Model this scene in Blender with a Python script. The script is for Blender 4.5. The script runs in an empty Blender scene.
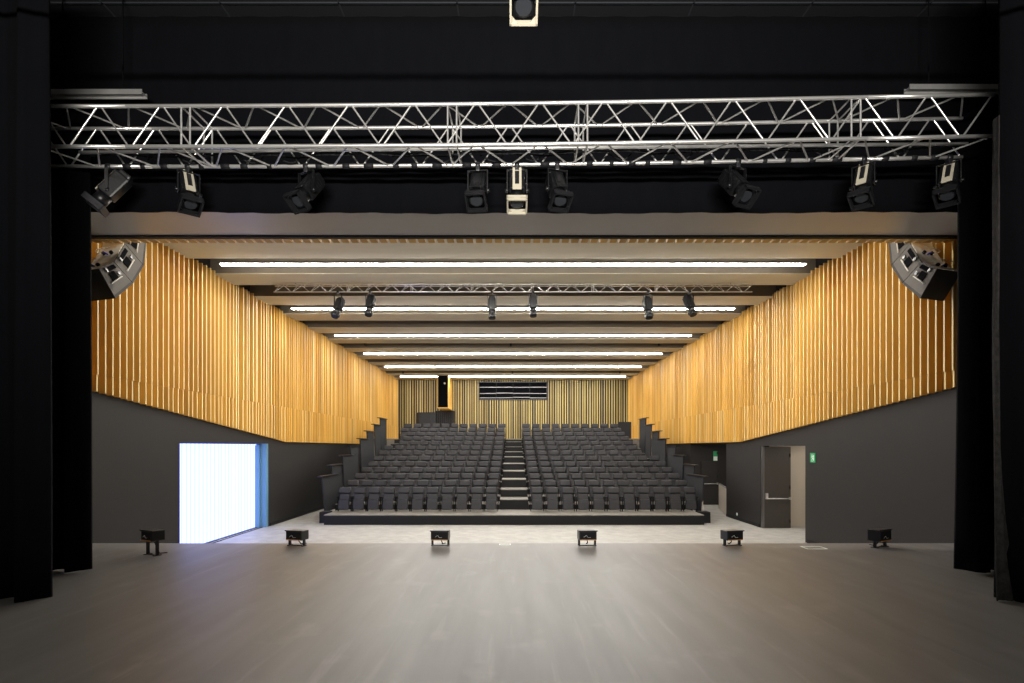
import bpy, bmesh, math, random
from mathutils import Vector, Matrix
random.seed(7)
R = math.radians
F = 569.0           # focal length in pixels (20 mm on 36 mm at 1024 px)
E = 1.7             # eye height over the stage floor
HF = E - 2.8        # hall floor
W = 8.55            # half width of the hall
TOP = E + 4.88      # underside of the ceiling beams
YB = 41.9           # back wall
C = bpy.context.scene.collection
def P(px, py, d):   # a pixel of the photo at depth d -> world
    return Vector(((px-513)*d/F, d, E+(446.5-py)*d/F))

# ------------------------------------------------------------ materials
def srgb(c):
    return tuple(((v/255)/12.92 if v/255 <= .04045 else ((v/255+.055)/1.055)**2.4) for v in c)
def mat(name, col, rough=.6, metal=0, spec=.5, noise=None, bump=None, emit=None, tone=False, rvar=None):
    """noise=(scale xyz, strength, second colour)"""
    m = bpy.data.materials.new(name); m.use_nodes = True
    nt = m.node_tree; b = nt.nodes['Principled BSDF']
    base = (*srgb(col), 1)
    b.inputs['Base Color'].default_value = base
    b.inputs['Roughness'].default_value = rough
    b.inputs['Metallic'].default_value = metal
    b.inputs['Specular IOR Level'].default_value = spec
    if noise or bump or rvar:
        tc = nt.nodes.new('ShaderNodeTexCoord')
        mp = nt.nodes.new('ShaderNodeMapping'); nt.links.new(tc.outputs['Object'], mp.inputs[0])
        mp.inputs['Scale'].default_value = (noise or bump or rvar)[0]
        nz = nt.nodes.new('ShaderNodeTexNoise'); nz.inputs['Scale'].default_value = 1; nz.inputs['Detail'].default_value = 5
        nz.inputs['Roughness'].default_value = .65
        nt.links.new(mp.outputs[0], nz.inputs['Vector'])
    out = None
    if noise:
        rp = nt.nodes.new('ShaderNodeValToRGB'); nt.links.new(nz.outputs[0], rp.inputs[0])
        rp.color_ramp.elements[0].position = noise[3] if len(noise) > 3 else .35
        rp.color_ramp.elements[1].position = noise[4] if len(noise) > 4 else .7
        rp.color_ramp.elements[0].color = base
        rp.color_ramp.elements[1].color = (*srgb(noise[2]), 1)
        mx = nt.nodes.new('ShaderNodeMixRGB'); mx.inputs[0].default_value = noise[1]
        mx.inputs[1].default_value = base; nt.links.new(rp.outputs[0], mx.inputs[2])
        out = mx.outputs[0]
        nt.links.new(out, b.inputs['Base Color'])
    if tone:
        at = nt.nodes.new('ShaderNodeVertexColor'); at.layer_name = 'tone'
        mt = nt.nodes.new('ShaderNodeMixRGB'); mt.blend_type = 'MULTIPLY'; mt.inputs[0].default_value = 1
        if out: nt.links.new(out, mt.inputs[1])
        else: mt.inputs[1].default_value = base
        nt.links.new(at.outputs[0], mt.inputs[2]); nt.links.new(mt.outputs[0], b.inputs['Base Color'])
    if bump:
        bp = nt.nodes.new('ShaderNodeBump'); bp.inputs['Strength'].default_value = bump[1]; bp.inputs['Distance'].default_value = .02
        nt.links.new(nz.outputs[0], bp.inputs['Height']); nt.links.new(bp.outputs[0], b.inputs['Normal'])
    if rvar:
        mr = nt.nodes.new('ShaderNodeMapRange'); nt.links.new(nz.outputs[0], mr.inputs[0])
        mr.inputs[1].default_value = .3; mr.inputs[2].default_value = .7
        mr.inputs[3].default_value = rvar[1]; mr.inputs[4].default_value = rvar[2]
        nt.links.new(mr.outputs[0], b.inputs['Roughness'])
    if emit:
        b.inputs['Emission Color'].default_value = (*emit[0], 1)
        b.inputs['Emission Strength'].default_value = emit[1]
    return m

M = {}
M['wood'] = mat('slat_wood', (222,176,84), .5, noise=((3,3,.6),.5,(196,142,46),.3,.75), tone=True)
M['edge'] = mat('slat_edge_lit', (230,206,140), .5)  # slat tips: the bright hall light on them is painted as paler wood
M['wood_plain'] = mat('plain_wood', (226,180,94), .5, noise=((2,2,6),.4,(204,148,58)))
M['back_wood'] = mat('rear_slat_wood', (196,178,112), .5, noise=((4,4,.7),.5,(150,128,74)), tone=True)
M['back_dark'] = mat('rear_board', (44,39,32), .8)
M['black_wall'] = mat('black_wall_board', (39,37,36), .6, noise=((.5,.5,.9),.5,(44,42,41)), spec=.2)
M['black_paint'] = mat('black_paint', (26,26,28), .65, spec=.2)
M['stage_black'] = mat('stage_black', (12,13,17), .75, noise=((.6,.6,.6),.5,(16,17,21)))
M['stage_joint'] = mat('stage_joint', (40,43,48), .6)
M['velvet'] = mat('black_velvet', (4,5,8), .95, spec=.1, noise=((6,6,2),.6,(7,8,12)))
M['velvet_grey'] = mat('curtain_lining', (38,37,36), .95, spec=.1, noise=((20,20,14),.6,(72,70,68)))
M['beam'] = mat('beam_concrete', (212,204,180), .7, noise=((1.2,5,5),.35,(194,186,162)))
M['recess_shade'] = mat('ceiling_recess_shade', (112,104,90), .8)  # beam sides and voids: their shade is put into this darker colour
M['plaster'] = mat('header_plaster', (186,182,176), .30, spec=.7, noise=((.7,.9,.9),.4,(172,168,160)))
M['concrete'] = mat('hall_concrete', (140,139,134), .55, noise=((3,3,3),.8,(176,175,169),.3,.75), spec=.4)
M['tread'] = mat('tier_tread', (104,101,94), .6, noise=((5,5,5),.7,(140,136,126)))
M['metal'] = mat('truss_aluminium', (232,232,230), .3, .8, noise=((3,3,3),.4,(180,176,170)))
M['metal_dull'] = mat('dull_steel', (120,120,120), .4, .9)
M['dark_metal'] = mat('dark_metal', (38,38,41), .4, .5)
M['lamp_black'] = mat('lamp_black', (17,18,20), .35, .1)
M['lamp_plate'] = mat('lamp_cream_plate', (176,170,152), .5)
M['lens'] = mat('lens_glass', (70,74,80), .08, .6)
M['fabric'] = mat('seat_fabric', (36,36,39), .55, noise=((30,30,30),.6,(44,44,47)), spec=.4)
M['seat_shell'] = mat('seat_shell', (14,12,12), .7, spec=.15)
M['guard'] = mat('guard_panel_grey', (38,39,42), .65, spec=.25)
M['speaker'] = mat('speaker_grey', (96,92,86), .65, noise=((9,9,9),.4,(84,80,75)), spec=.3)
M['speaker_back'] = mat('speaker_rear_plate', (238,233,222), .5)
M['grille'] = mat('speaker_grille', (42,39,37), .7)
M['blue_plastic'] = mat('blue_connector', (50,60,190), .5)
M['beige'] = mat('lobby_plaster', (176,166,152), .7)
M['door'] = mat('door_leaf', (56,51,47), .5)
M['frame'] = mat('window_frame_daylit', (96,140,168), .45)  # whitish jamb; the blue daylight falling on it is painted into the colour
M['green'] = mat('sign_green', (20,150,90), .5)
M['white'] = mat('sign_white', (225,235,228), .5)
M['strip'] = mat('light_strip', (255,255,255), .5, emit=((1,.95,.89), 78))
M['amber'] = mat('amber_trim', (190,130,50), .5)

# stage floor: dark vinyl laid in long sheets, scuffed
def stage_floor_mat():
    m = bpy.data.materials.new('stage_vinyl'); m.use_nodes = True
    nt = m.node_tree; b = nt.nodes['Principled BSDF']; L = nt.links.new
    tc = nt.nodes.new('ShaderNodeTexCoord')
    def noise(scale, detail=5, rot=0):
        mp = nt.nodes.new('ShaderNodeMapping'); L(tc.outputs['Object'], mp.inputs[0])
        mp.inputs['Scale'].default_value = scale; mp.inputs['Rotation'].default_value = (0,0,rot)
        n = nt.nodes.new('ShaderNodeTexNoise'); n.inputs['Scale'].default_value = 1; n.inputs['Detail'].default_value = detail
        L(mp.outputs[0], n.inputs['Vector']); return n.outputs[0]
    def ramp(src, a, c, ca, cc):
        r = nt.nodes.new('ShaderNodeValToRGB'); L(src, r.inputs[0])
        r.color_ramp.elements[0].position = a; r.color_ramp.elements[1].position = c
        r.color_ramp.elements[0].color = (*ca, 1); r.color_ramp.elements[1].color = (*cc, 1); return r.outputs[0]
    base = ramp(noise((5,.5,1)), .35, .7, srgb((100,97,94)), srgb((110,107,104)))
    def screen(a, f):
        mx = nt.nodes.new('ShaderNodeMixRGB'); mx.blend_type = 'ADD'; mx.inputs[0].default_value = 1
        L(a, mx.inputs[1]); L(f, mx.inputs[2]); return mx.outputs[0]
    s1 = ramp(noise((8,.55,1), 6, R(24)), .60, .74, (0,0,0), (.035,.033,.031))
    s2 = ramp(noise((2.2,1.6,1), 6, 0), .58, .8, (0,0,0), (.05,.048,.044))
    L(screen(screen(base, s1), s2), b.inputs['Base Color'])
    mr = nt.nodes.new('ShaderNodeMapRange'); L(noise((2,.5,1)), mr.inputs[0])
    mr.inputs[1].default_value = .3; mr.inputs[2].default_value = .7; mr.inputs[3].default_value = .37; mr.inputs[4].default_value = .42
    L(mr.outputs[0], b.inputs['Roughness']); b.inputs['Specular IOR Level'].default_value = .30
    return m
M['vinyl'] = stage_floor_mat()

# daylight through a ribbed translucent wall
def pane_mat():
    m = bpy.data.materials.new('daylit_ribbed_pane'); m.use_nodes = True
    nt = m.node_tree; b = nt.nodes['Principled BSDF']; L = nt.links.new
    tc = nt.nodes.new('ShaderNodeTexCoord')
    w = nt.nodes.new('ShaderNodeTexWave'); w.bands_direction = 'Y'; w.inputs['Scale'].default_value = 1.5
    w.inputs['Distortion'].default_value = 0
    L(tc.outputs['Object'], w.inputs['Vector'])
    r = nt.nodes.new('ShaderNodeValToRGB'); L(w.outputs[0], r.inputs[0])
    r.color_ramp.elements[0].position = .0; r.color_ramp.elements[0].color = (.56,.64,.76,1)
    r.color_ramp.elements[1].position = .35; r.color_ramp.elements[1].color = (1,1,1.0,1)
    mu = nt.nodes.new('ShaderNodeVectorMath'); mu.operation = 'MULTIPLY'; mu.inputs[1].default_value = (.90,1.08,2.6)
    L(r.outputs[0], mu.inputs[0]); L(mu.outputs[0], b.inputs['Emission Color']); b.inputs['Emission Strength'].default_value = 1
    b.inputs['Base Color'].default_value = (.06,.07,.08,1); b.inputs['Roughness'].default_value = .4
    return m
M['pane'] = pane_mat()

# ------------------------------------------------------------ mesh builder
class MB:
    def __init__(s): s.v = []; s.f = []; s.mi = []; s.tone = []; s.t = 1.0; s.m = 0; s.sm = []; s.smooth = False
    def add(s, vs, fs):
        o = len(s.v); s.v += [tuple(v) for v in vs]
        for f in fs: s.f.append([o+i for i in f]); s.mi.append(s.m); s.tone.append(s.t); s.sm.append(s.smooth)
    def box(s, x0, x1, y0, y1, z0, z1, T=None):
        vs = [Vector((x,y,z)) for x in (x0,x1) for y in (y0,y1) for z in (z0,z1)]
        if T: vs = [T @ v for v in vs]
        s.add(vs, [(0,1,3,2),(4,6,7,5),(0,4,5,1),(2,3,7,6),(0,2,6,4),(1,5,7,3)]); return s
    def bbox(s, x0, x1, y0, y1, z0, z1, r=.02, T=None, seg=2):     # bevelled box
        bm = bmesh.new(); bmesh.ops.create_cube(bm, size=1)
        for v in bm.verts: v.co = Vector(((x0+x1)/2+v.co.x*(x1-x0), (y0+y1)/2+v.co.y*(y1-y0), (z0+z1)/2+v.co.z*(z1-z0)))
        bmesh.ops.bevel(bm, geom=bm.edges[:], offset=r, segments=seg, affect='EDGES', profile=.6)
        bm.verts.index_update()
        vs = [(T @ v.co) if T else v.co.copy() for v in bm.verts]
        sm = s.smooth; s.smooth = False
        s.add(vs, [[v.index for v in f.verts] for f in bm.faces]); s.smooth = sm; bm.free(); return s
    def tube(s, a, b, r, n=8, r2=None, T=None, cap=True):
        a, b = Vector(a), Vector(b); r2 = r if r2 is None else r2
        d = (b-a).normalized(); u = d.orthogonal().normalized(); w = d.cross(u)
        vs = [a+(u*math.cos(2*math.pi*i/n)+w*math.sin(2*math.pi*i/n))*r for i in range(n)] + \
             [b+(u*math.cos(2*math.pi*i/n)+w*math.sin(2*math.pi*i/n))*r2 for i in range(n)]
        if T: vs = [T @ v for v in vs]
        sm = s.smooth; s.smooth = True
        s.add(vs, [(i,(i+1)%n,n+(i+1)%n,n+i) for i in range(n)])
        s.smooth = False
        if cap: 
            o = len(s.v)-2*n
            s.f += [[o+i for i in range(n-1,-1,-1)], [o+n+i for i in range(n)]]; s.mi += [s.m]*2; s.tone += [s.t]*2; s.sm += [False]*2
        s.smooth = sm; return s
    def path(s, pts, r, n=6, T=None):
        for a, b in zip(pts, pts[1:]): s.tube(a, b, r, n, T=T)
        return s
    def prism(s, poly, axis, a, b, T=None, off=(0,0,0)):
        """poly of 2D pts extruded along axis from a to b; off shifts the far end"""
        def mk(p, q, e):
            if axis == 'x': v = Vector((q, p[0], p[1]))
            elif axis == 'y': v = Vector((p[0], q, p[1]))
            else: v = Vector((p[0], p[1], q))
            return v + (Vector(off) if e else Vector())
        n = len(poly); vs = [mk(p, a, 0) for p in poly] + [mk(p, b, 1) for p in poly]
        if T: vs = [T @ v for v in vs]
        s.add(vs, [(i,(i+1)%n,n+(i+1)%n,n+i) for i in range(n)] + [list(range(n-1,-1,-1)), [n+i for i in range(n)]]); return s
    def build(s, name, mats, parent=None, loc=None):
        me = bpy.data.meshes.new(name); me.from_pydata(s.v, [], s.f)
        for m in (mats if isinstance(mats, (list, tuple)) else [mats]): me.materials.append(m)
        me.polygons.foreach_set('material_index', s.mi); me.polygons.foreach_set('use_smooth', s.sm)
        if any(t != 1.0 for t in s.tone):
            ca = me.color_attributes.new('tone', 'FLOAT_COLOR', 'CORNER')
            for p in me.polygons:
                t = s.tone[p.index]
                for li in p.loop_indices: ca.data[li].color = (t, t*t**.10, t*t**.22, 1)
        bm = bmesh.new(); bm.from_mesh(me); bmesh.ops.recalc_face_normals(bm, faces=bm.faces[:]); bm.to_mesh(me); bm.free()
        o = bpy.data.objects.new(name, me); C.objects.link(o)
        if parent: o.parent = parent
        if loc: o.location = loc
        return o
def tag(o, label, cat, group=None, kind=None):
    o['label'] = label; o['category'] = cat
    if group: o['group'] = group
    if kind: o['kind'] = kind
    return o
def thing(name, label, cat, loc=(0,0,0), rz=0, group=None):
    o = bpy.data.objects.new(name, None); C.objects.link(o); o.location = loc; o.rotation_euler = (0,0,rz)
    o.empty_display_size = .1
    return tag(o, label, cat, group)
def struct(o, label=None, cat=None):
    o['kind'] = 'structure'
    if label: o['label'] = label
    if cat: o['category'] = cat
    return o
def box(*a): return MB().box(*a)

# ------------------------------------------------------------ camera
cam = bpy.data.cameras.new('camera'); co = bpy.data.objects.new('camera', cam); C.objects.link(co)
cam.lens = 20; cam.sensor_width = 36; cam.shift_x = -1/1024; cam.shift_y = 105/1024; cam.clip_end = 200; cam.clip_start = .05
co.location = (0,0,E); co.rotation_euler = (R(90),0,0)
bpy.context.scene.camera = co

# ------------------------------------------------------------ setting
SZ = E+6.19
struct(box(-9.3,9.3,-6,10.0,HF,0).build('stage_floor', M['vinyl']), 'scuffed dark grey vinyl stage floor in front', 'stage floor')
struct(box(-9.3,13,10.0,42.3,HF-.3,HF).build('floor', M['concrete']), 'pale grey concrete floor between stage and seating', 'floor')
struct(box(-W,W,34.3,YB,HF,E+.47).build('floor_rear_landing', M['tread']), 'raised landing floor behind the top row of seats', 'floor')

def bot(y, s=-1):  # lower edge of the slats on the side walls
    return E + (.17-.002*(y-21.2) if y >= 21.2 else .17+(21.2-y)*(.0975 if s < 0 else .0935))
def wallx(s, name, segs, outer, label):
    w = MB()
    for y0,y1,z0,z1 in segs:
        w.box(min(s*W,s*outer), max(s*W,s*outer), y0,y1,z0,z1)
    return struct(w.build(name, M['black_wall']), label, 'wall')
ZT = E+6.2
wl = wallx(-1, 'wall_left', [(9.3,14.6,HF,ZT),(14.6,19.9,E+.1,ZT),(19.9,42.3,HF,ZT)], 9.05, 'left side wall, charcoal boards below and wooden slats above')
wr = wallx(1, 'wall_right', [(9.3,16.64,HF,ZT),(16.64,19.65,E+.02,ZT),(19.65,22.8,HF,ZT),(22.8,27.4,E+.12,ZT),(27.4,42.3,HF,ZT)], 8.85, 'right side wall, charcoal boards below and wooden slats above')
def slats(s, parent):
    b = MB()
    # backing board, following the sloping lower edge
    for y0,y1 in ((10.7,21.2),(21.2,YB)):
        b.t = .45
        b.prism([(y0,bot(y0,s)+.02),(y1,bot(y1,s)+.02),(y1,TOP+.1),(y0,TOP+.1)], 'x', s*(W-.03), s*(W-.001))
    seam = E+1.45
    y = 10.85; irregular = False
    while y < YB-.1:
        th = .036
        dp = .15
        if y > 17: th = random.choice([.04,.045,.06]); dp = random.choice([.11,.13,.15,.15])
        for k,(z0,z1) in enumerate(((bot(y,s), seam),(seam+.006, TOP+.08))):
            if z1-z0 < .05: continue
            b.t = random.choice([1,1.05,.92,.88,1.1,.84,.96])
            d2 = dp if k else random.choice([dp, .15, .13])
            x0, x1 = sorted((s*(W-.03), s*(W-d2)))
            b.box(x0,x1,y,y+th,z0,z1)
            if y < 20 or random.random() < .3:
                b.m = 1; b.t = 1; xa, xb = sorted((s*(W-d2), s*(W-d2-.003))); b.box(xa,xb,y,y+th,z0,z1); b.m = 0
        y += .215 if y < 17 else random.choice([.17,.2,.215,.215,.24])
    o = b.build('slat_cladding', [M['wood'], M['edge']], parent); return o
slats(-1, wl); slats(1, wr)
# baseboards
struct(MB().box(-W,-W+.02,9.99,14.5,HF,HF+.12).box(-W,-W+.02,20.0,42,HF,HF+.12).build('baseboard_left', M['black_paint']))
struct(MB().box(W-.02,W,9.99,16.5,HF,HF+.12).box(W-.02,W,19.7,22.78,HF,HF+.12).box(W-.02,W,27.5,42,HF,HF+.12).build('baseboard_right', M['black_paint']))

# back wall with slats
bw = struct(box(-9.05,9.05,YB,YB+.4,HF,ZT).build('wall_back', M['back_dark']), 'rear wall of pale vertical slats over dark boards', 'wall')
b = MB(); x = -W+.25
while x < W-.2:
    w_ = random.choice([.05,.055,.06]); hide = -5.80 < x < -4.35
    lo = E+2.63 if hide else E+.47
    b.t = random.choice([1.2,1.1,1.0,.9,.62]); b.box(x,x+w_,YB-.07,YB,lo,TOP+.05)
    if random.random() < .4:
        b.t = .34; b.box(x+.085,x+.13,YB-.04,YB,lo,TOP+.05)
    x += random.choice([.17,.18,.19])
b.build('slat_cladding', M['back_wood'], bw)

# ceiling of the hall: deep beams with recesses
ce = struct(box(-W,W,9.35,YB+.3,TOP+.75,TOP+1.0).build('ceiling', M['recess_shade']), 'hall ceiling of wide pale beams with dark recesses', 'ceiling')
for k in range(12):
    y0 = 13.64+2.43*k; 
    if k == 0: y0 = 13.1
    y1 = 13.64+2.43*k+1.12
    box(-W+.001,W-.001,y0,min(y1,YB-.08),TOP+.012,TOP+.76).build('ceiling_beam', M['recess_shade'], ce)
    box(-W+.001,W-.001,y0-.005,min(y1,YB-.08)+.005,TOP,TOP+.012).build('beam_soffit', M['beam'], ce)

# proscenium header
hz = E+3.9
ph = struct(box(-9.05,9.05,9.3,10.6,hz,TOP+1.0).build('wall_proscenium_header', M['plaster']), 'smooth grey proscenium header across the top of the opening', 'wall')
box(-9.0,9.0,10.5,10.62,hz-.025,hz+.01).build('edge_trim', M['black_paint'], ph)
b = MB(); x = -W+.2; k = 0
while x < W-.3:
    b.t = random.choice([.72,.78,.84,.68]); b.box(x,x+.13,10.62,10.9,hz,hz+.45); x += .182
b.build('slat_cladding', M['wood'], ph)
# stage house
wsb = struct(box(-9.3,9.3,9.2,9.3,hz+.02,SZ+.3).build('wall_stage_front', M['stage_black']), 'black painted wall above the stage opening', 'wall')
for s,n in ((-1,'left'),(1,'right')):
    x0,x1 = sorted((s*9.1,s*9.3)); struct(box(x0,x1,-6,9.2,0,SZ+.3).build('wall_stage_'+n, M['stage_black']), 'black side wall of the stage house, %s' % n, 'wall')
struct(box(-9.3,9.3,-6.2,-6,0,SZ+.3).build('wall_stage_rear', M['stage_black']), 'black rear wall of the stage house', 'wall')
sc = struct(box(-9.3,9.3,-6,9.2,SZ,SZ+.3).build('ceiling_stage', M['stage_black']), 'black panelled ceiling over the stage', 'ceiling')
b = MB()
for k in range(-5,6): b.box(k*1.65-.09-.7, k*1.65-.07-.7, -5,9.2,SZ-.012,SZ)
b.box(-9.1,9.1,7.92,7.95,SZ-.012,SZ).box(-9.1,9.1,4.0,4.03,SZ-.012,SZ)
b.build('panel_joint', M['stage_joint'], sc)

# lobby behind the right wall
struct(box(8.85,12.2,19.75,22.8,HF,E+.4).build('wall_lobby_rear', M['beige']), 'beige lobby wall seen through the right side opening', 'wall')
struct(box(8.85,12.2,16.2,16.5,HF,E+.4).build('wall_lobby_front', M['beige']))
struct(box(12.2,12.5,16.2,27.8,HF,E+.4).build('wall_lobby_outer', M['beige']))
struct(box(8.85,12.5,16.2,27.8,E+.4,E+.6).build('ceiling_lobby', M['beige']))
struct(box(8.85,12.2,27.4,27.7,HF,E+.4).build('wall_passage_end', M['black_wall']), 'dark end wall of the passage beside the seating', 'wall')
# low slanted wall in the passage
b = MB(); b.prism([(8.62,22.95),(8.70,22.93),(9.45,25.9),(9.37,25.92)],'z',HF,HF+1.08)
lw = b.build('low_wall', M['beige']); struct(lw, 'pale slanting half-height wall at the passage mouth on the right', 'low wall')
MB().tube((8.66,22.95,HF+1.1),(9.41,25.9,HF+1.1),.035).build('handrail', M['metal_dull'], lw)

# window_1 : daylit translucent wall in the left side wall
wn = struct(box(-8.96,-8.9,14.7,19.8,HF+.02,E+.08).build('window_1', M['pane']), 'big bright translucent ribbed window in the left wall', 'window')
b = MB()
b.box(-8.95,-8.56,19.72,19.9,HF+.001,E+.1)
b.box(-8.9,-8.75,19.62,19.72,HF+.001,E+.04)
b.build('window_frame', M['frame'], wn)
MB().box(-8.89,-8.80,14.66,19.7,HF,HF+.012).box(-8.72,-8.66,14.66,19.7,HF,HF+.012).build('floor_track', M['black_paint'], wn)

# doors
def panic_door(n, x0, x1, y, label, wmat):
    d = box(x0,x1,y-.06,y,HF+.005,E-.01 if n == 1 else E-.72).build('door_%d' % n, wmat); struct(d, label, 'door')
    zb = HF+1.02
    b = MB().tube((x0+.06,y-.16,zb),(x1-.04,y-.16,zb),.018); b.box(x0+.03,x0+.09,y-.17,y-.06,zb-.02,zb+.18).box(x1-.07,x1-.02,y-.17,y-.06,zb-.04,zb+.04)
    b.build('panic_bar', M['metal'], d)
    b = MB()
    for z in (HF+.25,HF+1.4,HF+2.5): b.tube((x1-.03,y-.08,z-.06),(x1-.03,y-.08,z+.06),.022)
    b.build('hinge', M['dark_metal'], d)
    return d
d1 = panic_door(1, 8.62, 9.53, 19.58, 'dark brown door with a push bar, standing open at the right side opening', M['door'])
box(8.56,8.62,19.5,19.64,HF,E+.01).build('door_frame', M['metal_dull'], d1)
d2 = panic_door(2, 9.05, 9.85, 27.39, 'black door with push bar in the passage end wall, below the farther exit sign', M['black_wall'])

# exit signs
def sign(loc, rz, w, h, label, two=False):
    t = thing('exit_sign', label, 'sign', loc, rz, None)
    MB().box(-w/2,w/2,0,.02,-h/2,h/2).build('sign_plate', M['green'], t)
    b = MB(); s = h
    if two: b.box(-w/2+.01,w/2-.01,-.004,0,-h/2+.01,-.02)
    else:
        # running figure, door and arrow
        b.tube((-.02*s/.27,-.004,.075*s/.27),(-.02*s/.27,0,.075*s/.27),.02*s/.27,10)
        for a,c in (((-.02,.05),(0,-.01)),((-.0,-.01),(.04,-.05)),((0,-.01),(-.04,-.06)),((-.02,.04),(.03,.03)),((-.02,.04),(-.06,.01))):
            a = Vector((a[0],-.002,a[1]))*s/.27; c = Vector((c[0],-.002,c[1]))*s/.27; b.tube(a,c,.009*s/.27,6)
        b.box(.05*s/.27,.08*s/.27,-.004,0,-.08*s/.27,.08*s/.27)
        b.box(-.07*s/.27,.05*s/.27,-.004,0,-.10*s/.27,-.085*s/.27)
    b.build('pictogram', M['white'], t)
    return t
sign((W-.021,16.2,E-.32), R(-90), .27, .27, 'green running man exit sign on the right wall beside the door opening')
sign((9.74,27.37,E-.46), 0, .20, .46, 'small green and white exit sign above the door in the far right passage', True)
# (second sign is white in its lower half)

# wall socket
t = thing('wall_socket', 'small white wall socket low on the right wall past the open door', 'socket', (W-.001,21.7,HF+.22))
MB().bbox(-.012,0,-.05,.05,-.05,.05,.004).build('faceplate', M['white'], t)

# rear booth, dark doorway and louvre on the back wall
t = thing('projection_booth', 'wood-edged box with dark glass front hanging at the rear wall, left side', 'booth', (0,0,0))
xb0,xb1,yf = -5.19,-4.45,39.1; zb = E+2.63
MB().box(xb1-.03,xb1,yf,YB-.08,zb,TOP-.001).box(xb0,xb1-.03,yf,YB-.08,zb,zb+.06).box(xb0,xb0+.03,yf,YB-.08,zb+.06,TOP-.001).build('wooden_casing', M['wood_plain'], t)
box(xb0+.03,xb1-.03,yf+.03,yf+.08,zb+.06,TOP-.001).build('dark_glass', M['velvet'], t)
MB().box(xb0+.05,xb1-.05,YB-.082,YB-.071,zb+.1,zb+.9).build('wall_mount', M['dark_metal'], t)
MB().tube((xb1-.25,yf+.02,E+4.35),(xb1-.25,yf+.15,E+4.35),.07,10).build('lens_port', M['lamp_plate'], t)
d3 = box(-5.80,-4.42,YB-.05,YB-.001,E+.47,zb-.01).build('door_3', M['black_paint']); struct(d3, 'black slatted doorway in the rear wall below the hanging booth', 'door')
b = MB()
for k in range(9): b.box(-5.72+k*.15,-5.68+k*.15,YB-.075,YB-.051,E+.5,zb-.03)
b.build('door_slat', M['dark_metal'], d3)
t = thing('louvre_unit', 'wide black louvred opening high in the centre of the rear wall', 'louvre', (0,YB-.07,0))
x0,x1,z0,z1 = -2.54,2.54,E+3.42,TOP-.12
MB().box(x0,x1,-.1,0,z0,z0+.07).box(x0,x1,-.1,0,z1-.07,z1).box(x0,x0+.07,-.1,0,z0,z1).box(x1-.07,x1,-.1,0,z0,z1).build('frame', M['dark_metal'], t)
box(x0+.07,x1-.07,-.03,0,z0+.07,z1-.07).build('backing', M['velvet'], t)
for z in (.15,.47,.9):
    for k in range(4):
        q = x0+.07+k*1.235
        dz = random.uniform(-.025,.025)
        MB().box(q+.02,q+1.22,-.12,-.03,z0+z+dz,z0+z+.045+dz).build('blade', M['metal_dull'], t)
for k in (1,2,3):
    q = x0+.07+k*1.235; MB().box(q-.012,q+.012,-.1,-.03,z0+.07,z1-.07).build('mullion', M['dark_metal'], t)
# control desk screen behind the top row
t = thing('control_desk_screen', 'curved charcoal screen wall standing behind the top left seats', 'partition', (0,0,E+.47))
pts = [(-6.12,36.3),(-5.95,36.0),(-5.2,35.92),(-4.95,36.05)]
b = MB(); b.prism(pts+[(x_,y_+.06) for x_,y_ in reversed(pts)],'z',0,1.66); b.build('panel', M['guard'], t)
b = MB(); b.prism([(x_,y_-.02) for x_,y_ in pts]+[(x_,y_+.1) for x_,y_ in reversed(pts)],'z',1.66,1.69); b.build('cap', M['black_paint'], t)
t = thing('side_screen', 'dark screen at the right end of the top row of seats', 'partition', (6.3,33.9,E+.47))
MB().box(0,.75,0,.05,0,1.0).build('panel', M['guard'], t)

# ceiling sensors
for px,d,lab in ((365,27.2,'left one of the nearer row'),(511,27.2,'middle one of the nearer row'),(659,27.2,'right one of the nearer row'),(403,37.45,'left one of the farther row'),(512.5,37.45,'middle one of the farther row'),(620,37.45,'right one of the farther row')):
    t = thing('ceiling_sensor', 'tiny black sensor hanging from the hall ceiling, '+lab, 'sensor', ((px-513)*d/F,d,TOP+.75), 0, 'ceiling sensors')
    MB().tube((0,0,0),(0,0,-.72),.015,6).tube((0,0,-.70),(0,0,-.82),.07,10,.05).build('sensor_head', M['black_paint'], t)

# strip lights
names = ['nearest the stage','second from the stage, behind the hall truss','third from the stage','fourth from the stage','fifth from the stage','farthest, right by the rear wall']
for k in range(6):
    d = 15.2+4.86*k
    t = thing('ceiling_light', 'long white linear ceiling light, '+names[k], 'light', (0,d,TOP), 0, 'linear ceiling lights')
    L = 7.8
    box(-L,L,-.075,.075,-.012,.06).build('housing', M['metal_dull'], t)
    box(-L+.01,L-.01,-.07,.07,-.035,-.0125).build('diffuser', M['strip'], t)
    b = MB()
    for q in (-7,-3.5,0,3.5,7): b.tube((q,0,.06),(q,0,.745),.008,5)
    b.build('suspension_wire', M['metal_dull'], t)

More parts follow.
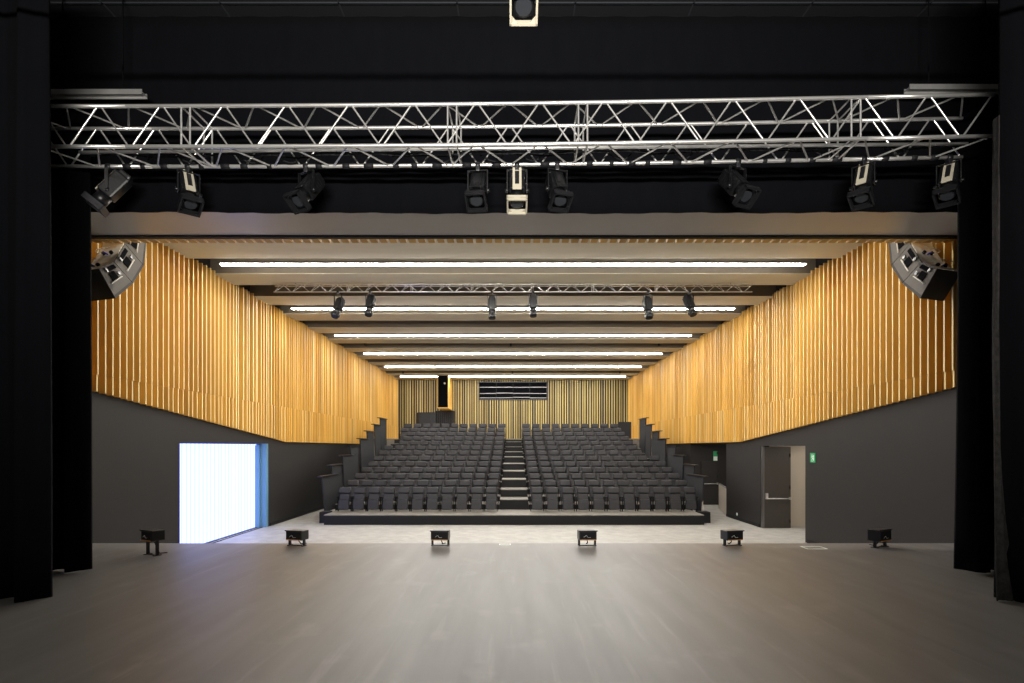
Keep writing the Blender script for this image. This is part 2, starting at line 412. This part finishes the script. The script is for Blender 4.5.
# ------------------------------------------------------------ seating
def aisle(side, n): return (.54-.0125*n) if side < 0 else (.62-.0125*n)
rows = []
for n in range(13):
    zf = E-1.58+.2083*n+.0026*n*n-.86
    rows.append((21.2+n, zf))
sp = thing('seating_platform', 'black tiered seating platform with pale treads carrying all the rows', 'seating platform', (0,0,0))
for n,(y,z) in enumerate(rows):
    y0 = 20.3 if n == 0 else y-.12
    xl = 6.75 if n == 0 else 6.9
    ye = 34.3 if n == 12 else y+.88
    if n in (0,12): spans = ((-xl,xl+.07),)
    else: spans = ((-xl,-aisle(-1,n)),(aisle(1,n),xl+.07))
    for xa,xb in spans:
        box(xa,xb,y0,ye,HF+.001,z-.03).build('tier', M['black_paint'], sp)
        box(xa,xb,y0-.015,ye,z-.03,z).build('tread', M['tread'], sp)
for j,(py,d) in enumerate([(499.3,22.09),(489.3,23.2),(479.3,24.35),(471,25.5),(463.5,26.65),(456.8,27.85),(451.6,29.1),(446.5,30.3),(441.5,31.6)]):
    z = E-(py-446.5)*d/F; n = d-21.2; ye = [23.2,24.35,25.5,26.65,27.85,29.1,30.3,31.6,33.07][j]
    st = box(-aisle(-1,n)+.02,aisle(1,n)-.02,d,ye,HF+.002,z-.03).build('aisle_step', M['black_paint'], sp)
    box(-aisle(-1,n)+.02,aisle(1,n)-.02,d-.012,ye,z-.03,z).build('step_tread', M['tread'], st)
box(-7.08,-6.76,20.8,21.3,HF+.001,HF+.4).build('side_box', M['black_paint'], sp)
box(6.83,7.22,20.8,21.3,HF+.001,HF+.4).build('side_box', M['black_paint'], sp)
# side guards, stepping up on either side
gl = [(20.9,22.8,-1.12),(22.2,23.6,-.75),(23.4,24.9,-.39),(24.75,26.0,0.0),(26.1,27.6,.34),(27.6,28.9,.73),(28.8,30.1,1.1),(30.3,31.8,1.5)]
for s in (-1,1):
    for k,(a,bq,zt) in enumerate(gl):
        X = 7.0+.065*(k%2); zb = rows[min(12,max(0,int(a-21.2+.15)))][1]-.25
        if k == 0: zb = HF+.35
        th = .05
        x0,x1 = sorted((s*X, s*(X+th)))
        b = MB(); b.prism([(a+.35,zb),(bq,zb),(bq,E+zt),(a,E+zt)],'x',x0,x1)
        g = b.build('guard_panel', M['guard'], sp)
        # thin returning fin across the near edge and a projecting cap
        b = MB(); xa,xb = sorted((s*(X-.33+.02*k), s*(X+.02)))
        c0,c1 = sorted((s*(X-.05),s*(X+.12)))
        b.box(c0,c1,a-.25,bq+.02,E+zt,E+zt+.04)
        b.build('guard_cap', M['dark_metal'], g)
    # hand rail ends between the first guards
    MB().tube((s*6.95,22.6,HF+.95),(s*6.95,23.3,HF+1.15),.02).build('side_rail', M['dark_metal'], sp)
# a pale end panel at the right of the front row
box(7.03,7.07,21.15,21.65,rows[0][1],rows[0][1]+.42).build('end_panel', M['beige'], sp)

def lean(y,z,a): return Matrix.Translation((0,y,z)) @ Matrix.Rotation(-R(a),4,'X') @ Matrix.Translation((0,-y,-z))
def make_seat():
    r = thing('theatre_seat', 'x', 'seat')
    T = lean(.2,.4,12)
    b = MB(); b.bbox(-.195,.195,.125,.22,.42,.66,.04,T,3); b.bbox(-.22,.22,.095,.23,.665,.90,.06,T,3); b.build('backrest', M['fabric'], r)
    b = MB(); b.bbox(-.17,.17,.22,.25,.12,.82,.012,T); b.build('back_shell', M['seat_shell'], r)
    T2 = lean(.1,.1,6)
    b = MB(); b.bbox(-.20,.20,0,.125,.07,.45,.05,T2,3); b.bbox(-.185,.185,-.012,.02,.09,.36,.01,T2); b.build('seat_cushion', M['fabric'], r)
    for s in (-1,1):
        x0,x1 = sorted((s*.228,s*.262))
        b = MB(); b.bbox(x0,x1,.04,.36,.52,.555,.01); b.bbox(x0+.008,x1-.008,.12,.26,0,.545,.008); b.build('armrest', M['seat_shell'], r)
    return r
def copy_tree(o, parent=None):
    c = o.copy(); C.objects.link(c)
    if parent: c.parent = parent
    for ch in [q for q in o.children]: copy_tree(ch, c)
    return c
ORD = 'first second third fourth fifth sixth seventh eighth ninth tenth eleventh twelfth thirteenth'.split()
proto = make_seat(); first = True
for n,(y,z) in enumerate(rows):
    nl = 10 if 8 <= n <= 10 else 11
    nr = 11 if n <= 5 else 10
    rn = 'front row' if n == 0 else ('top row' if n == 12 else ORD[n]+' row')
    for side,cnt,pitch,start in ((-1,nl,.551,aisle(-1,n)),(1,nr,.575,aisle(1,n))):
        for k in range(cnt):
            x = side*(start+pitch*(k+.5))
            if first: o = proto; first = False
            else: o = copy_tree(proto)
            o.location = (x, y, z+.004)
            sd = 'left' if side < 0 else 'right'
            pos = 'next to the aisle' if k == 0 else ('at the outer end' if k == cnt-1 else ORD[k]+' from the aisle')
            o['label'] = 'folded black theatre seat, %s, %s block, %s' % (rn, sd, pos)
            o['group'] = 'folding theatre seats on the tiered platform'

# ------------------------------------------------------------ curtains
def curtain(name, x0, x1, y, z0, z1, label, folds, amp, cat='curtain', swag=0, mt='velvet', edge=None, yaw=0):
    t = thing(name, label, cat, (0,0,0), 0)
    nx, nz = folds*8, 14; vs = []
    ph_ = 1.2 if x0 < 0 else 2.0
    for th in (0,.03):
        for j in range(nz+1):
            for i in range(nx+1):
                u = i/nx; v = j/nz
                x = x0+(x1-x0)*u
                a = amp*(.55+.45*(1-v))
                yy = y + yaw*(x-x0) + a*math.sin(u*folds*2*math.pi+ph_+.5*math.sin(3*v)) + .35*a*math.sin(u*folds*4.7*math.pi+1.3)
                x += .1*a*math.cos(u*folds*2*math.pi+ph_)*(1-v) if 0 < u < 1 else 0
                if edge: x += (1-u if edge > 0 else u)*edge*(.5*(1-v)**2)*(.0 if abs(edge)<.01 else 1)
                z = z0+(z1-z0)*v + (swag*math.cos((u-.5)*math.pi)*(1-v) if swag else 0)
                vs.append((x, yy+th, z + (.006*math.sin(u*40) if j == 0 else 0)))
    b = MB(); b.smooth = True; N = (nx+1)*(nz+1); fs = []
    for j in range(nz):
        for i in range(nx):
            q = j*(nx+1)+i
            fs.append((q,q+1,q+nx+2,q+nx+1)); fs.append((N+q,N+q+nx+1,N+q+nx+2,N+q+1))
    for j in range(nz):
        for i in (0,nx): q = j*(nx+1)+i; fs.append((q,q+nx+1,N+q+nx+1,N+q))
    for i in range(nx):
        for j in (0,nz): q = j*(nx+1)+i; fs.append((q,N+q,N+q+1,q+1))
    b.add(vs, fs); b.build('drape', M[mt], t)
    return t
curtain('stage_curtain', -7.4,-5.19,6.3, 0.005,E+5.6, 'black velvet leg curtain at the far left edge, nearest the camera', 5,.10)
curtain('stage_curtain', -7.9,-5.77,7.70,.02,E+4.5, 'black velvet leg curtain on the left, just behind the nearer one', 5,.09)
curtain('stage_curtain', 6.07,7.9,7.66,.02,E+4.5, 'black velvet leg curtain on the right, just behind the nearer one', 4,.12, edge=-.02)
cr = curtain('stage_curtain', 5.42,7.6,6.25,.005,E+5.6, 'black velvet leg curtain at the far right edge, nearest the camera', 5,.11)
# grey inner edge turned back at the hem of the nearest right curtain
b = MB(); b.smooth = True
vs = []; 
for j in range(13):
    v = j/12; z = .01+(E+3.6)*v
    wd = .008+.29*(1-v)**5
    for i in range(7):
        u = i/6; vs.append((5.30+u*wd, 6.22+.035*math.sin(u*9+v*4)+.05*u, z))
vs2 = [(x,y+.02,z) for x,y,z in vs]
fs = []
for j in range(12):
    for i in range(6):
        q = j*7+i; fs += [(q,q+1,q+8,q+7),(91+q,91+q+7,91+q+8,91+q+1)]
for j in range(12):
    for i in (0,6): q=j*7+i; fs.append((q,q+7,98-7+q+7,98-7+q))
b.add(vs+vs2, fs); b.build('turned_edge', M['velvet_grey'], cr)
bc = curtain('border_curtain', -7.6,7.6,8.15, E+3.38,SZ-.03, 'wide black border curtain hanging across the top of the stage opening', 26,.012, swag=-.03)

# ------------------------------------------------------------ trusses
def sag(p, on):
    return Vector((p.x, p.y, p.z-.05*max(0,1-((p.x+1)/6.5)**2))) if on else p
def truss(name, label, a, b_, s, rc, rb, bay, joints, square=True, dz=0):
    """a: left end lower-front corner, b_: right end; s size"""
    t = thing(name, label, 'truss', (0,0,0))
    a, b_ = Vector(a), Vector(b_); ax = (b_-a); Lg = ax.length; ax.normalize()
    back = Vector((0,0,1)).cross(ax).normalized()
    if back.y < 0: back = -back
    up = Vector((0,0,1))
    if square: cor = {'nb':Vector(), 'nt':up*s, 'fb':back*s, 'ft':back*s+up*s}
    else: cor = {'nt':up*s, 'ft':up*s+back*s, 'b':back*s/2}
    for k,c in cor.items():
        m = MB()
        for i in range(8 if square else 1):
            nn = 8 if square else 1
            m.tube(sag(a+c+(b_-a)*(i/nn),square), sag(a+c+(b_-a)*((i+1)/nn),square), rc, 12, cap=i in (0,nn-1))
        m.build('chord', M['metal'], t)
    n = max(2,int(round(Lg/bay)))
    if square: faces = (('nb','nt','diagonal_brace',0),('fb','ft','diagonal_brace',1),('nt','ft','cross_brace',0),('nb','fb','cross_brace',1))
    else: faces = (('b','nt','diagonal_brace',0),('b','ft','diagonal_brace',0),('nt','ft','cross_brace',0))
    for p,q,nm,phs in faces:
        for i in range(n):
            u0, u1 = i*Lg/n, (i+1)*Lg/n
            c0, c1 = (cor[p],cor[q]) if (i+phs)%2 == 0 else (cor[q],cor[p])
            MB().tube(sag(a+ax*(u0+.02)+c0,square), sag(a+ax*(u1-.02)+c1,square), rb, 6, cap=False).build(nm, M['metal'], t)
    for u in joints:
        for du in (0,.11 if square else .05):
            m = MB(); o = a+ax*(u+du)
            ks = ['nb','nt','ft','fb'] if square else ['nt','ft','b']
            for i in range(len(ks)): m.tube(sag(o+cor[ks[i]],square), sag(o+cor[ks[(i+1)%len(ks)]],square), rb*1.1, 6, cap=False)
            m.build('joint_frame', M['metal'], t)
    return t
TL = (-6.3,7.07,E+(446.5-145.0)*7.07/F); TR = (5.80,6.86,E+(446.5-136.0)*6.86/F)
truss('stage_truss', 'long silver box truss spanning the stage opening overhead', TL, TR, .5, .024, .011, .385, [2.2,5.5,7.1,10.4])
# flat bar and cabling
t = thing('lighting_bar', 'thin silver lighting bar running inside the stage truss', 'lighting bar')
MB().tube((-5.6,7.35,E+3.80),(5.75,7.2,E+3.83),.022,8).build('pipe', M['metal'], t)
t = thing('lighting_bar', 'dark lighting bar at the top edge of the view above the stage', 'lighting bar')
MB().tube((-5.5,5.15,E+4.49),(5.5,5.15,E+4.49),.024,8).build('pipe', M['dark_metal'], t)
for x0,x1,py,lab in ((-7.0,-5.58,95,'left'),(6.0,7.35,90,'right')):
    d = 8.6; z = E+(446.5-py)*d/F
    d = 7.78; z = E+(446.5-py+2)*d/F
    x0,x1 = (-6.5,-5.07) if lab == 'left' else (5.42,6.8)
    t = thing('cable_tray', 'short silver metal tray above the %s end of the stage truss' % lab, 'tray', (0,0,0))
    MB().box(x0,x1,d,d+.1,z,z+.02).box(x0,x1,d-.01,d,z-.02,z+.05).box(x0,x1,d+.1,d+.11,z-.02,z+.05).build('channel', M['metal'], t)
    for q in (x0+.3,x1-.3): MB().tube((q,d+.05,z+.02),(q,d+.05,SZ),.01,5).build('hanger_rod', M['velvet'], t)
def tz(x):   # height of the rear bottom chord
    u = (x-TL[0])/(TR[0]-TL[0]); return TL[2]+(TR[2]-TL[2])*u-.05*max(0,1-((x+1)/6.5)**2), TL[1]+.5+(TR[1]-TL[1])*u
cb_ = thing('cable_bundle', 'black cables taped and looped along the lower chord of the stage truss', 'cable', (0,0,0))
x = -5.5; LX = (106,187,306,478,517,557,735,858,941)
while x < 5.6:
    z,y = tz(x); w_ = random.uniform(.05,.13)
    if all(abs(x+w_/2-(q-513)*7.5/F) > .14 for q in LX): MB().tube((x,y,z),(x+w_,y,z),.034,8).build('tape_wrap', M['black_paint'], cb_)
    x += w_+random.uniform(.12,.3)
pts = []
for i in range(121):
    x = -5.6+11.3*i/120; z,y = tz(x); pts.append((x,y-.08+.02*math.sin(i*.9),z+.10+.02*math.sin(i*.37)))
MB().path(pts,.012,5).build('cable', M['black_paint'], cb_)
MB().path([(p[0],p[1]+.03,p[2]+.03+.02*math.sin(i*.6)) for i,p in enumerate(pts)],.012,5).build('cable', M['black_paint'], cb_)
for x in (-4.9,-4.2,-3.4,-2.9,-.9,-.25,.25,1.4,2.2,4.0,4.9):
    z,y = tz(x); q = []
    for i in range(13):
        a = i/12*math.pi; q.append((x+.35*i/12-.17, y-.09-.03*math.sin(a*2), z+.08-.12*math.sin(a)+.08*(i/12)))
    MB().path(q,.009,5).build('cable_loop', M['black_paint'], cb_)

# small triangular truss in the hall
ht = truss('hall_truss', 'slim triangular truss hanging under the hall ceiling beams', (-7.15,16.9,E+4.62), (7.15,16.9,E+4.62), .2, .017, .007, .27, [2.2,4.1,5.9,7.7,9.5,11.4], square=False)
b = MB()
for q in (-6.5,-2,2,6.5): b.tube((q,17.0,E+4.82),(q,17.0,TOP),.012,6)
b.build('hanger', M['dark_metal'], ht)

# ------------------------------------------------------------ spotlights
def spotlight(loc, yaw, tilt, label, plate='lamp_black', k=1.0, group=None, drop=.34, roll=0, name='profile_spotlight', yokec='lamp_black', frame=True, cream=False):
    t = thing(name, label, 'spotlight', loc, 0, group)
    Y = Matrix.Rotation(R(yaw),4,'Z')
    piv = Matrix.Translation((0,0,-drop*k))
    T = piv @ Y @ Matrix.Rotation(R(roll),4,'Y') @ Matrix.Rotation(R(tilt),4,'X') @ Matrix.Scale(k,4)
    b = MB(); b.bbox(-.095,.095,-.06,.27,-.095,.095,.022,T)
    b.bbox(-.075,.075,.26,.32,-.075,.075,.02,T)
    for i in range(5): b.box(-.102,.102,.03+i*.045,.045+i*.045,-.07,.07,T)
    hs = b.build('housing', M['lamp_black'], t)
    b = MB(); b.bbox(-.055,.055,-.08,.26,.094,.108,.004,T); b.m = 1; b.box(-.026,.026,0,.2,.107,.111,T)
    b.build('top_plate', [M[plate], M['dark_metal']], hs)
    b = MB(); b.tube((0,-.06,0),(0,-.2,0),.088,16,T=T); b.build('lens_barrel', M['lamp_black'], t)
    if not frame: MB().tube((0,-.2,0),(0,-.3,0),.095,14,T=T).build('snoot', M['lamp_black'], t)
    b = MB(); q = .125 if frame else .085
    fm = M['lamp_plate'] if cream else M['dark_metal']
    for x0,x1,z0,z1 in ((-q,q,q-.018,q),(-q,q,-q,-q+.018),(-q,-q+.018,-q,q),(q-.018,q,-q,q)): b.box(x0,x1,-.265,-.19,z0,z1,T)
    for i in range(4):     # corner webs around the round lens
        c = Matrix.Rotation(math.pi/2*i,4,'Y'); b.prism([(-q,-q),(-q+.085,-q),(-q,-q+.085)],'y',-.235,-.225,T @ c)
    b.build('colour_frame', fm, t)
    b = MB(); b.tube((0,-.2,0),(0,-.215,0),.08,18,.07,T=T); b.build('lens', M['lens'], t)
    b = MB()
    Yk = piv @ Y @ Matrix.Scale(k,4)
    h = drop-.07
    for s in (-1,1):
        x0,x1 = sorted((s*.115,s*.127)); b.box(x0,x1,-.018,.018,-.03,h,Yk); b.tube((s*.095,0,0),(s*.155,0,0),.022,8,T=Yk)
    b.box(-.127,.127,-.018,.018,h,h+.01,Yk)
    b.build('yoke', M[yokec], t)
    b = MB(); b.bbox(-.025,.025,-.035,.035,-.075,.035,.008,Matrix.Scale(k,4)); b.tube((-.03,0,0),(.03,0,0),.04,10,T=Matrix.Scale(k,4)); b.build('clamp', M['dark_metal'], t)
    return t
sg = 'spotlights hanging from the stage truss'
specs = [ (106,-68,52,0,'lamp_plate','leftmost on the stage truss, tilted sharply down to the left'),
 (187,42,62,0,'lamp_plate','second from the left on the stage truss, cream plate showing'),
 (306,-28,52,0,'lamp_black','third from the left on the stage truss, all dark'),
 (478,-6,56,0,'lamp_black','all dark, just left of the cream-fronted centre one'),
 (517,0,70,0,'lamp_plate','at the centre of the stage truss, cream front and plate'),
 (557,16,58,0,'lamp_black','all dark, just right of the cream-fronted centre one'),
 (735,24,50,0,'lamp_black','third from the right on the stage truss, all dark'),
 (858,-45,63,0,'lamp_plate','second from the right on the stage truss, turned left'),
 (941,-48,60,0,'lamp_plate','rightmost on the stage truss, turned left')]
for px,yaw,tilt,roll,pl,lab in specs:
    d = 7.5; x = (px-513)*d/F; z,y = tz(x)
    spotlight((x,y,z-.01), yaw, tilt, 'stage spotlight, '+lab, pl, 1.06, sg, .31, roll, cream=(px == 517))
spotlight((.095,5.15,E+4.49), 0, 58, 'spotlight with pale square frame at the top edge of the view', 'lamp_plate', 1.0, None, .42, cream=True)
for px,yaw,tilt,lab,dd in ((338,-22,62,'leftmost on the hall truss',.30),(370,-12,68,'second from the left on the hall truss',.24),(492,4,80,'third from the left on the hall truss',.30),(533,4,80,'fourth from the left on the hall truss',.24),(648,12,74,'second from the right on the hall truss',.30),(690,30,66,'rightmost on the hall truss',.24)):
    d = 17.0
    spotlight(((px-513)*d/F,d,E+4.61), yaw, tilt, 'small black spotlight, '+lab, 'lamp_black', 1.12, 'spotlights on the hall truss', dd+.12, frame=False)

# ------------------------------------------------------------ hanging speaker arrays
def array(s, X0, label, k=1.0):
    t = thing('line_array_speaker', label, 'speaker', (0,0,0))
    # profile (depth, height over eye) : front/back edges of the cabinets, top to bottom
    fr = [(11.66,4.30),(11.56,3.675),(11.23,3.22),(10.73,2.79)]
    bk = [(11.05,4.15),(11.0,3.92),(10.70,3.47),(10.30,3.22)]
    wv = Vector((s*.60,.20,0))
    def V(p, w=0): return Vector((s*X0*k, p[0]*k, E+p[1]*k)) + wv*w
    for i in range(3):
        f0,f1,b0,b1 = fr[i],fr[i+1],bk[i],bk[i+1]
        g = .012
        def lerp(a,c,u): return (a[0]+(c[0]-a[0])*u, a[1]+(c[1]-a[1])*u)
        F0,F1,B0,B1 = lerp(f0,f1,g),lerp(f1,f0,g),lerp(b0,b1,g),lerp(b1,b0,g)
        G0,G1 = lerp(F0,B0,.10),lerp(F1,B1,.10)
        mb = MB(); vs = [V(G0),V(G1),V(B1),V(B0),V(G0,1),V(G1,1),V(B1,1),V(B0,1)]
        quad = [(0,1,2,3),(4,7,6,5),(0,4,5,1),(1,5,6,2),(2,6,7,3),(3,7,4,0)]
        mb.add(vs, quad[:3]+quad[4:]); mb.m = 1; mb.add(vs, [quad[3]] if i == 2 else []); mb.m = 0
        if i < 2: mb.add(vs, [quad[3]])
        cb = mb.build('speaker_cabinet', [M['speaker'], M['grille']], t)
        mb = MB(); mb.add([V(F0),V(F1),V(G1),V(G0),V(F0,1),V(F1,1),V(G1,1),V(G0,1)], quad); mb.build('grille', M['grille'], cb)
        # recessed handle, knobs and fly plate on the inner side
        inn = Vector((-s,0,0))*.008
        def Q(u,v): # u: front->back, v: top->bottom
            a_ = V(G0).lerp(V(B0),u); c_ = V(G1).lerp(V(B1),u); return a_.lerp(c_,v)+inn
        def quadp(u0,u1,v0,v1,nm,mt,e=0):
            mb = MB(); q = [Q(u0,v0),Q(u1,v0),Q(u1,v1),Q(u0,v1)]; ee = inn*(1.0+e)
            mb.add([p-inn for p in q]+[p+ee for p in q], quad); return mb.build(nm, mt, cb)
        quadp(.42,.72,.38,.70,'handle_recess',M['velvet'])
        quadp(.38,.40,.2,.85,'handle_rim',M['speaker_back'],1)
        quadp(.78,.93,.15,.6,'fly_slot',M['velvet'])
        quadp(.5,.62,.18,.30,'knob',M['metal_dull'],2)
        quadp(.80,.95,.68,.76,'fly_plate',M['metal_dull'],2)
        # rear plate with connectors
        back = (V(B0)-V(F0)).normalized()*.012
        mb = MB(); q = [V(B0,.04),V(B1,.04),V(B1,.96),V(B0,.96)]; mb.add([p for p in q]+[p+back for p in q], quad); mb.build('rear_plate', M['speaker_back'], cb)
        for w in (.3,.62):
            c = V(B0,w).lerp(V(B1,w),.5)+back
            MB().tube(c, c+back*4, .035, 8).build('connector', M['dark_metal'], cb)
        c = V(B0,.45).lerp(V(B1,.45),.55)+back*2
        MB().tube(c, c+Vector((s*.11,.03,.06)), .016, 6).build('blue_plug', M['blue_plastic'], cb)
        q = [c+Vector((s*(.1+.12*math.sin(j*.6)), -.03*math.sin(j*.5), .02*j)) for j in range(9)]
        MB().path(q,.008,5).build('cable', M['speaker_back'], cb)
    mb = MB(); top = V((11.35,4.24),.5)
    a_ = V(bk[0],.5); c_ = V(fr[0],.5)
    mb.tube(a_,c_+Vector((0,0,.02)),.03,6)
    mb.tube(top,Vector((top.x,top.y,TOP+.75)),.015,6)
    mb.build('fly_frame', M['dark_metal'], t)
    return t
array(-1, 7.5, 'grey curved loudspeaker array hanging at the upper left by the slats')
array(1, 7.68, 'grey curved loudspeaker array hanging at the upper right by the slats')

# ------------------------------------------------------------ floor floodlights on the stage edge
def flood(px, py, rz, hl, w, label, h=.16):
    d = E*F/(py-446.5); x = (px-513)*d/F
    t = thing('floor_floodlight', label, 'floodlight', (x,d,0), R(rz), 'floor floodlights along the stage edge')
    b = MB(); b.bbox(-w/2,w/2,-.10,.12,hl,hl+h,.012); b.box(-w/2-.012,w/2+.012,-.115,-.09,hl+h-.005,hl+h+.012); hs = b.build('housing', M['lamp_black'], t)
    b = MB(); b.box(-w/2+.02,w/2-.02,-.105,-.1,hl+.03,hl+h-.02); b.m = 1; b.box(-w/2+.01,w/2-.01,-.11,-.1,hl+.004,hl+.016); b.build('glass', [M['lens'] if False else M['black_paint'], M['amber']], hs)
    b = MB(); b.path([(-w*.25,-.108,hl+.06),(-w*.1,-.108,hl+.09),(0,-.108,hl+.05),(w*.15,-.108,hl+.055)],.004,4).build('tube_lamp', M['metal'], hs)
    b = MB()
    for s in (-1,1):
        x0,x1 = sorted((s*(w/2-.028),s*(w/2+.004))); b.box(x0,x1,-.02,.02,.0,hl+.02); b.box(x0,x1,-.06,.06,0,.012)
    b.box(-w/2,w/2,-.015,.015,0,.012); b.build('stand', M['dark_metal'], t)
    b = MB(); b.path([(0,.02,hl),(.02,.05,hl*.5),(.01,.1,.012),(.05,.2,.01)],.008,5).build('power_cable', M['black_paint'], t)
flood(152.5,555,-28,.23,.27,'leftmost black floor floodlight, on a taller stand by the left curtain')
flood(297,545.5,-14,.10,.30,'second floor floodlight from the left, in front of the bright window')
flood(440.5,545.5,-3,.10,.30,'third floor floodlight from the left, below the left seats')
flood(587,545.5,3,.10,.30,'third floor floodlight from the right, just right of centre')
flood(732,545.5,12,.10,.30,'second floor floodlight from the right, in front of the platform corner')
flood(880,547,30,.11,.34,'rightmost floor floodlight, in front of the dark right wall', .19)
# floor marks and hatch
for px,lab in ((505,'at the centre front edge of the stage'),(814,'near the right front edge of the stage')):
    d = 9.87 if px < 600 else 9.55
    t = thing('floor_hatch', 'small pale outlined floor hatch '+lab, 'hatch', ((px-513)*d/F,d,.0))
    w_,l_ = (.1,.06) if px < 600 else (.17,.13)
    b = MB()
    for x0,x1,y0,y1 in ((-w_,w_,-l_,-l_+.02),(-w_,w_,l_-.02,l_),(-w_,-w_+.018,-l_,l_),(w_-.018,w_,-l_,l_)): b.box(x0,x1,y0,y1,0,.004)
    b.build('rim', M['white'], t)

# ------------------------------------------------------------ lights
def area(name, loc, rot, sx, sy, power, col=(1,1,1)):
    l = bpy.data.lights.new(name,'AREA'); l.shape = 'RECTANGLE'; l.size = sx; l.size_y = sy; l.energy = power; l.color = col
    o = bpy.data.objects.new(name, l); C.objects.link(o); o.location = loc; o.rotation_euler = [R(a) for a in rot]; return o
wl_ = area('stage_work_light', (0,-4.5,3.6), (108,0,0), 5,.3, 680, (1,.95,.88)); wl_.data.spread = R(85)
area('stage_ceiling_work_light', (0,1.0,SZ-.2), (0,0,0), 9,2, 130, (1,.94,.86))
area('lobby_ceiling_light', (10.6,18.2,E+.35), (0,0,0), 1.6,1.2, 34, (1,.92,.82))
area('passage_ceiling_light', (10.3,25.0,E+.35), (0,0,0), 1.4,1.2, 35, (1,.92,.82))

area('hall_front_light', (0,11.3,TOP+.6), (0,0,0), 15,.12, 330, (1,.95,.86))
w = bpy.data.worlds.new('world'); bpy.context.scene.world = w; w.use_nodes = True
w.node_tree.nodes['Background'].inputs[0].default_value = (.01,.012,.016,1); w.node_tree.nodes['Background'].inputs[1].default_value = 1
s = bpy.context.scene
s.view_settings.view_transform = 'Standard'; s.view_settings.look = 'None'; s.view_settings.gamma = 1; s.view_settings.use_curve_mapping = False
s.view_settings.exposure = .25
s.cycles.use_denoising = True
s.cycles.max_bounces = 8; s.cycles.diffuse_bounces = 5; s.cycles.glossy_bounces = 4
s.cycles.sample_clamp_indirect = 6
